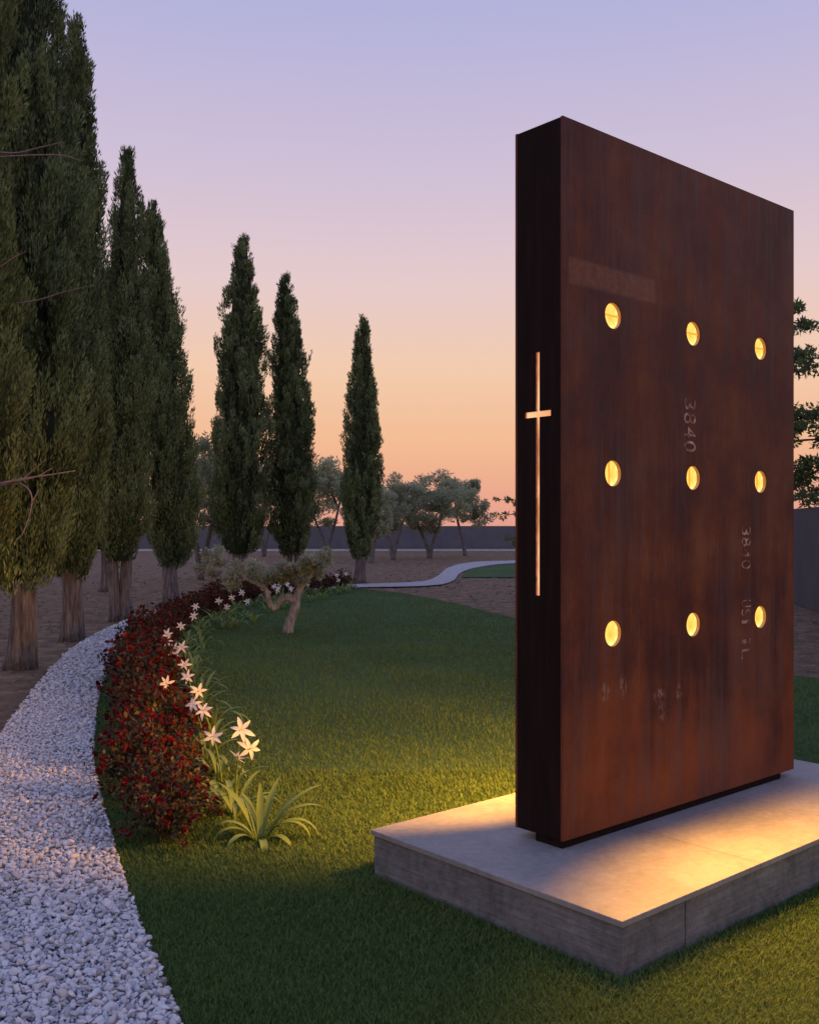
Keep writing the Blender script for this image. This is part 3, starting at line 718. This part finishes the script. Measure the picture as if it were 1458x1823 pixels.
# ------------------------------------------------------------------ rose bushes
def bloom_mesh(seed, s):
    r = np.random.RandomState(seed); m = MB()
    for ring, (n, rad, up) in enumerate(((6, 1.0, .35), (5, .72, .75), (4, .42, 1.0))):
        for k in range(n):
            a = 2*math.pi*(k+.5*ring)/n+r.uniform(-.2, .2); w = .62*rad*s; L = rad*s*r.uniform(.85, 1.15)
            ca, sa = math.cos(a), math.sin(a); b = Vector((ca*.1*s, sa*.1*s, 0)); sd = Vector((-sa, ca, 0))
            mid = Vector((ca*L*.75, sa*L*.75, up*s*.45)); tip = Vector((ca*L*1.02, sa*L*1.02, up*s*.9))
            m.add([b, mid-sd*w, mid+sd*w, tip-sd*w*.5, tip+sd*w*.5], [(0, 1, 2), (1, 3, 4, 2)])
    return m.mesh('bloom', True)
BLOOMS = [bloom_mesh(70+k, .019) for k in range(3)]
for b in BLOOMS: b.materials.append(M['rose_bloom'])
def rose_proto(seed, R, H, nleaf, nbloom, leafsize):
    r = np.random.RandomState(seed); st = MB(); pts = []
    for k in range(26):
        a = r.uniform(0, 6.283); rad = R*math.sqrt(r.rand()); hh = H*r.uniform(.6, 1.05)*(1-.35*(rad/R)**2)
        e = np.array([math.cos(a)*rad, math.sin(a)*rad, hh]); b = np.array([e[0]*.3, e[1]*.3, -.02])
        P = catmull([b, (b+e)/2+np.array([0, 0, .06])+r.normal(0, .02, 3), e], 4); st.tube(P, list(np.linspace(.005, .002, len(P))), 5); pts.append(P)
    for k in range(14):     # arching outer shoots
        a = r.uniform(0, 6.283); e = np.array([math.cos(a)*R*r.uniform(1.0, 1.3), math.sin(a)*R*r.uniform(1.0, 1.3), H*r.uniform(.1, .6)]); b = np.array([0, 0, .05])
        P = catmull([b, e*.55+np.array([0, 0, .12]), e], 4); st.tube(P, list(np.linspace(.004, .0015, len(P))), 5); pts.append(P)
    allp = np.vstack([p[2:] for p in pts]); C = allp[r.randint(0, len(allp), nleaf)]+r.normal(0, .035, (nleaf, 3))
    C[:, 2] = np.maximum(C[:, 2], .015)
    D = unit(r.normal(size=(nleaf, 3))+np.array([0, 0, .3])); N = unit(np.cross(D, r.normal(size=(nleaf, 3))))
    V, F = kites(C, D, N, r.uniform(.7, 1.3, nleaf)*leafsize, r.uniform(.24, .36, nleaf)*leafsize)
    tone = np.repeat(np.clip(r.normal(.4, .22, nleaf), 0, 1), 4)
    leaves = np_mesh('foliage', V, F, False, tone)
    tips = [p[-1] for p in pts]+[p[-2-r.randint(0, 3)]+r.normal(0, .04, 3) for p in pts]
    while len(tips) < nbloom: tips.append(allp[r.randint(len(allp))]+r.normal(0, .05, 3)*np.array([1, 1, .7])+np.array([0, 0, .03]))
    r.shuffle(tips); tips = tips[:nbloom]
    return st.mesh('stems', True), leaves, tips
rose_curve = catmull([(-1.15, 4.98), (-1.50, 6.05), (-2.00, 7.7), (-2.62, 9.9), (-3.20, 12.3), (-3.60, 15), (-3.68, 18.3), (-3.45, 20.8), (-2.85, 23), (-2.05, 24.9), (-1.62, 25.6)], 24)
seg = np.r_[0, np.cumsum(np.linalg.norm(np.diff(rose_curve, axis=0), axis=1))]
def along(s): return np.array([np.interp(s, seg, rose_curve[:, 0]), np.interp(s, seg, rose_curve[:, 1])])
protos = [rose_proto(90+k, .27, .50, 2000, 105, .034) for k in range(3)]; far_protos = []
for k in range(4):
    st, lv, tips = rose_proto(120+k, .29, .50, 1000, 150, .042)
    r = np.random.RandomState(130+k); VV = []; FF = []; o2 = 0
    b = BLOOMS[0]; bv = np.zeros(len(b.vertices)*3); b.vertices.foreach_get('co', bv); bv = bv.reshape(-1, 3); tri = []
    for p in b.polygons:
        q = list(p.vertices)
        for i in range(1, len(q)-1): tri.append((q[0], q[i], q[i+1]))
    tri = np.array(tri)
    Rm = rot_rand(r, len(tips), .6)
    for i, t in enumerate(tips): VV.append(bv*1.15 @ Rm[i].T+t); FF.append(tri+o2); o2 += len(bv)
    bl = np_mesh('blooms', np.vstack(VV), np.vstack(FF), True); bl.materials.append(M['rose_bloom'])
    far_protos.append((st, lv, bl))
r = np.random.RandomState(200); s = 0.0; i = 0
while s < seg[-1]:
    p = along(s)+r.normal(0, .05, 2); o = empty('rose_bush', (p[0], p[1], 0), r.uniform(0, 6.28)); sc_ = r.uniform(.80, 1.18); o.scale = (sc_, sc_, sc_*r.uniform(.95, 1.1))
    tag(o, 'dark leafy rose bush covered in small red blooms in the curved bed', 'bush', 'red rose bushes in the flower bed')
    if i == 0: o['label'] = 'rose bush at the open end of the bed, beside the arching lily leaves'
    if i < 3:
        st, lv, tips = protos[i]
        link('stems', st, M['rose_stem'], o); link('foliage', lv, M['rose_leaf'], o)
        for t in tips:
            bo = link('bloom', BLOOMS[r.randint(3)], None, o); bo.location = t; bo.rotation_euler = (r.normal(0, .6), r.normal(0, .6), r.uniform(0, 6.28)); q = r.uniform(.8, 1.5); bo.scale = (q, q, q)
    else:
        st, lv, bl = far_protos[i % 4]
        link('stems', st, M['rose_stem'], o); link('foliage', lv, M['rose_leaf'], o); tag(link('blooms', bl, None, o), kind='stuff')
    s += .46 if s < 6 else .52; i += 1

# ------------------------------------------------------------------ white spider lilies
def leaf_strap(m, base, az, L, arch, w, n=9, up=1.25):
    """arching strap leaf with a folded keel"""
    ca, sa = math.cos(az), math.sin(az); th = up; x = 0.0; z = 0.0; st = L/n; V = []; F = []
    for i in range(n+1):
        q = i/n; ww = w*(.55+.9*q)*(1-q**3) if q < 1 else 0.0
        ww = max(ww, .0008)
        c = Vector((base[0]+ca*x, base[1]+sa*x, base[2]+z)); sd = Vector((-sa, ca, 0)); dn = Vector((ca*math.sin(th), sa*math.sin(th), -math.cos(th)))*ww*.35
        V += [c-sd*ww, c+dn, c+sd*ww]
        th -= arch*st/L*(.5+1.2*q); x += math.cos(th)*st; z += math.sin(th)*st
    for i in range(n): a = i*3; F += [(a, a+1, a+4, a+3), (a+1, a+2, a+5, a+4)]
    m.add(V, F)
def flower(parent, loc, scale, face, r):
    m = MB(); fz = Vector(face).normalized(); ex_ = fz.orthogonal().normalized(); ey_ = fz.cross(ex_)
    ph = r.uniform(0, 6.28)
    for k in range(6):
        a = ph+2*math.pi*k/6+r.uniform(-.22, .22); d = ex_*math.cos(a)+ey_*math.sin(a); sd = fz.cross(d); L = scale*r.uniform(.85, 1.12); droop = r.uniform(.0, .75)
        V = []; n = 6
        for i in range(n+1):
            q = i/n; w = L*.165*math.sin(math.pi*min(1, q*.9+.12))**.8 if q < 1 else .0006
            c = d*L*q+fz*(L*(.32*q-droop*q*q)); tw = sd*w
            V += [c-tw+fz*w*.35, c, c+tw+fz*w*.35]
        F = []
        for i in range(n): b = i*3; F += [(b, b+1, b+4, b+3), (b+1, b+2, b+5, b+4)]
        m.add(V, F)
    fl = m.build('flower', M['lily_petal'], parent, True); fl.location = loc
    c = MB(); c.tube([Vector((0, 0, 0)), fz*scale*.22, fz*scale*.30], [scale*.035, scale*.06, scale*.02], 7)
    for k in range(5):
        a = 2*math.pi*k/5; d = (ex_*math.cos(a)+ey_*math.sin(a))*.45+fz; d.normalize(); c.tube([fz*scale*.1, d*scale*.42, d*scale*.46], [scale*.008, scale*.008, scale*.022], 5)
    c.build('flower_centre', M['lily_centre'], fl, True)
LILY_G = 'white spider lilies along the flower bed'
def lily(pos, flowers, nleaf, L, seed, label, group=LILY_G, special=None):
    r = np.random.RandomState(seed); o = empty('spider_lily', (pos[0], pos[1], 0)); tag(o, label, 'flower', group)
    if special is None:
        for k in range(nleaf):
            az = 2*math.pi*k/nleaf+r.uniform(-.35, .35); m = MB()
            leaf_strap(m, (.012*math.cos(az), .012*math.sin(az), -.01), az, L*r.uniform(.75, 1.1), r.uniform(.9, 2.4), .017*r.uniform(.85, 1.2), up=r.uniform(1.05, 1.4))
            m.build('leaf', M['lily_leaf'], o, True)
    else:
        for (az, LL, arch, up) in special:
            m = MB(); leaf_strap(m, (.015*math.cos(az), .015*math.sin(az), -.01), az, LL, arch, .022, 12, up); m.build('leaf', M['lily_leaf'], o, True)
    for (fx, fy, fz_, sc_, face) in flowers:
        e = Vector((fx-pos[0], fy-pos[1], fz_)); m = MB()
        P = catmull([(r.normal(0, .012), r.normal(0, .012), -.01), e*.5+Vector((-e.x*.2, -e.y*.2, .03)), e], 5)
        m.tube(P, list(np.linspace(.0055, .004, len(P))), 6); m.build('flower_stalk', M['lily_leaf'], o, True)
        flower(o, e, sc_, face, r)
    return o
r = np.random.RandomState(300)
def F_(px, py, d, sc_=.056, face=None):
    q = at(px, py, d); return (q[0], q[1], q[2], sc_, face or (r.uniform(-.3, .5), -1, r.uniform(-.1, .5)))
q1 = g(463, 1497); q2 = g(418, 1455)
lily(q1, [], 0, .4, 1, 'bloomless lily plant with long arching yellow-green leaves, out on the lit grass',
     special=[(.25, .40, 1.5, 1.15), (-.15, .36, 2.6, 1.25), (.05, .40, 2.5, 1.15), (1.2, .36, .7, 1.3), (.55, .44, .9, 1.05), (-1.3, .28, 2.6, .85), (2.6, .40, .9, 1.2), (3.2, .34, 2.4, 1.2), (3.5, .36, 3.0, 1.15), (2.2, .30, 1.0, 1.3), (4.0, .26, 2.2, 1.0), (1.7, .30, .4, 1.4), (-.6, .25, 2.0, .9), (.3, .33, .5, 1.15)])
lily(q2, [F_(430, 1300, 5.40, .074, (.3, -1, .45)), F_(445, 1333, 5.36, .074, (.5, -1, .2)), F_(424, 1346, 5.30, .056, (-.6, -.5, -.6))], 11, .40, 2, 'lily with a cluster of three large white blooms beside the foremost roses')
nL = 3
for px, py, zf in ((380, 1311, .40), (363, 1265, .44), (344, 1254, .42), (353, 1231, .42), (297, 1217, .46), (334, 1205, .42), (329, 1183, .42), (324, 1152, .42), (298, 1130, .48), (298, 1141, .46), (322, 1115, .44), (345, 1097, .44), (348, 1080, .48), (390, 1070, .44), (413, 1064, .46), (430, 1055, .46), (441, 1071, .36), (404, 1081, .34), (470, 1048, .46), (488, 1044, .46), (498, 1040, .48), (511, 1040, .46), (548, 1033, .46), (570, 1030, .46), (600, 1024, .46), (602, 1033, .34), (616, 1022, .46)):
    d = FPX*(CAMZ-zf)/(py-HOR); fx = (px-IMG_W/2)/FPX*d; fs = .062 if d < 9 else .066
    fl = [(fx, d, zf, fs, (r.uniform(-.4, .6), -1, r.uniform(-.1, .6)))]
    if 9 < d < 25 and r.rand() < .35: fl.append((fx+r.uniform(-.1, .1), d+.05, zf-.09, fs, (r.uniform(-.5, .5), -1, .3)))
    lily((fx+r.uniform(.02, .10), d+r.uniform(-.03, .12)), fl, 9, .38, nL, 'white spider lily in bloom along the lawn side of the red roses'); nL += 1
for s in np.arange(3.0, seg[-1]-.2, .62):   # leafy clumps between them
    a, b = along(s), along(min(s+.1, seg[-1])); t = (b-a)/max(np.linalg.norm(b-a), 1e-6); nrm = np.array([t[1], -t[0]])
    p = a+nrm*r.uniform(.36, .52)
    lily(p, [], 11, r.uniform(.30, .42), 400+int(s*10), 'clump of green strap leaves without blooms edging the flower bed', 'flowerless lily clumps edging the bed')
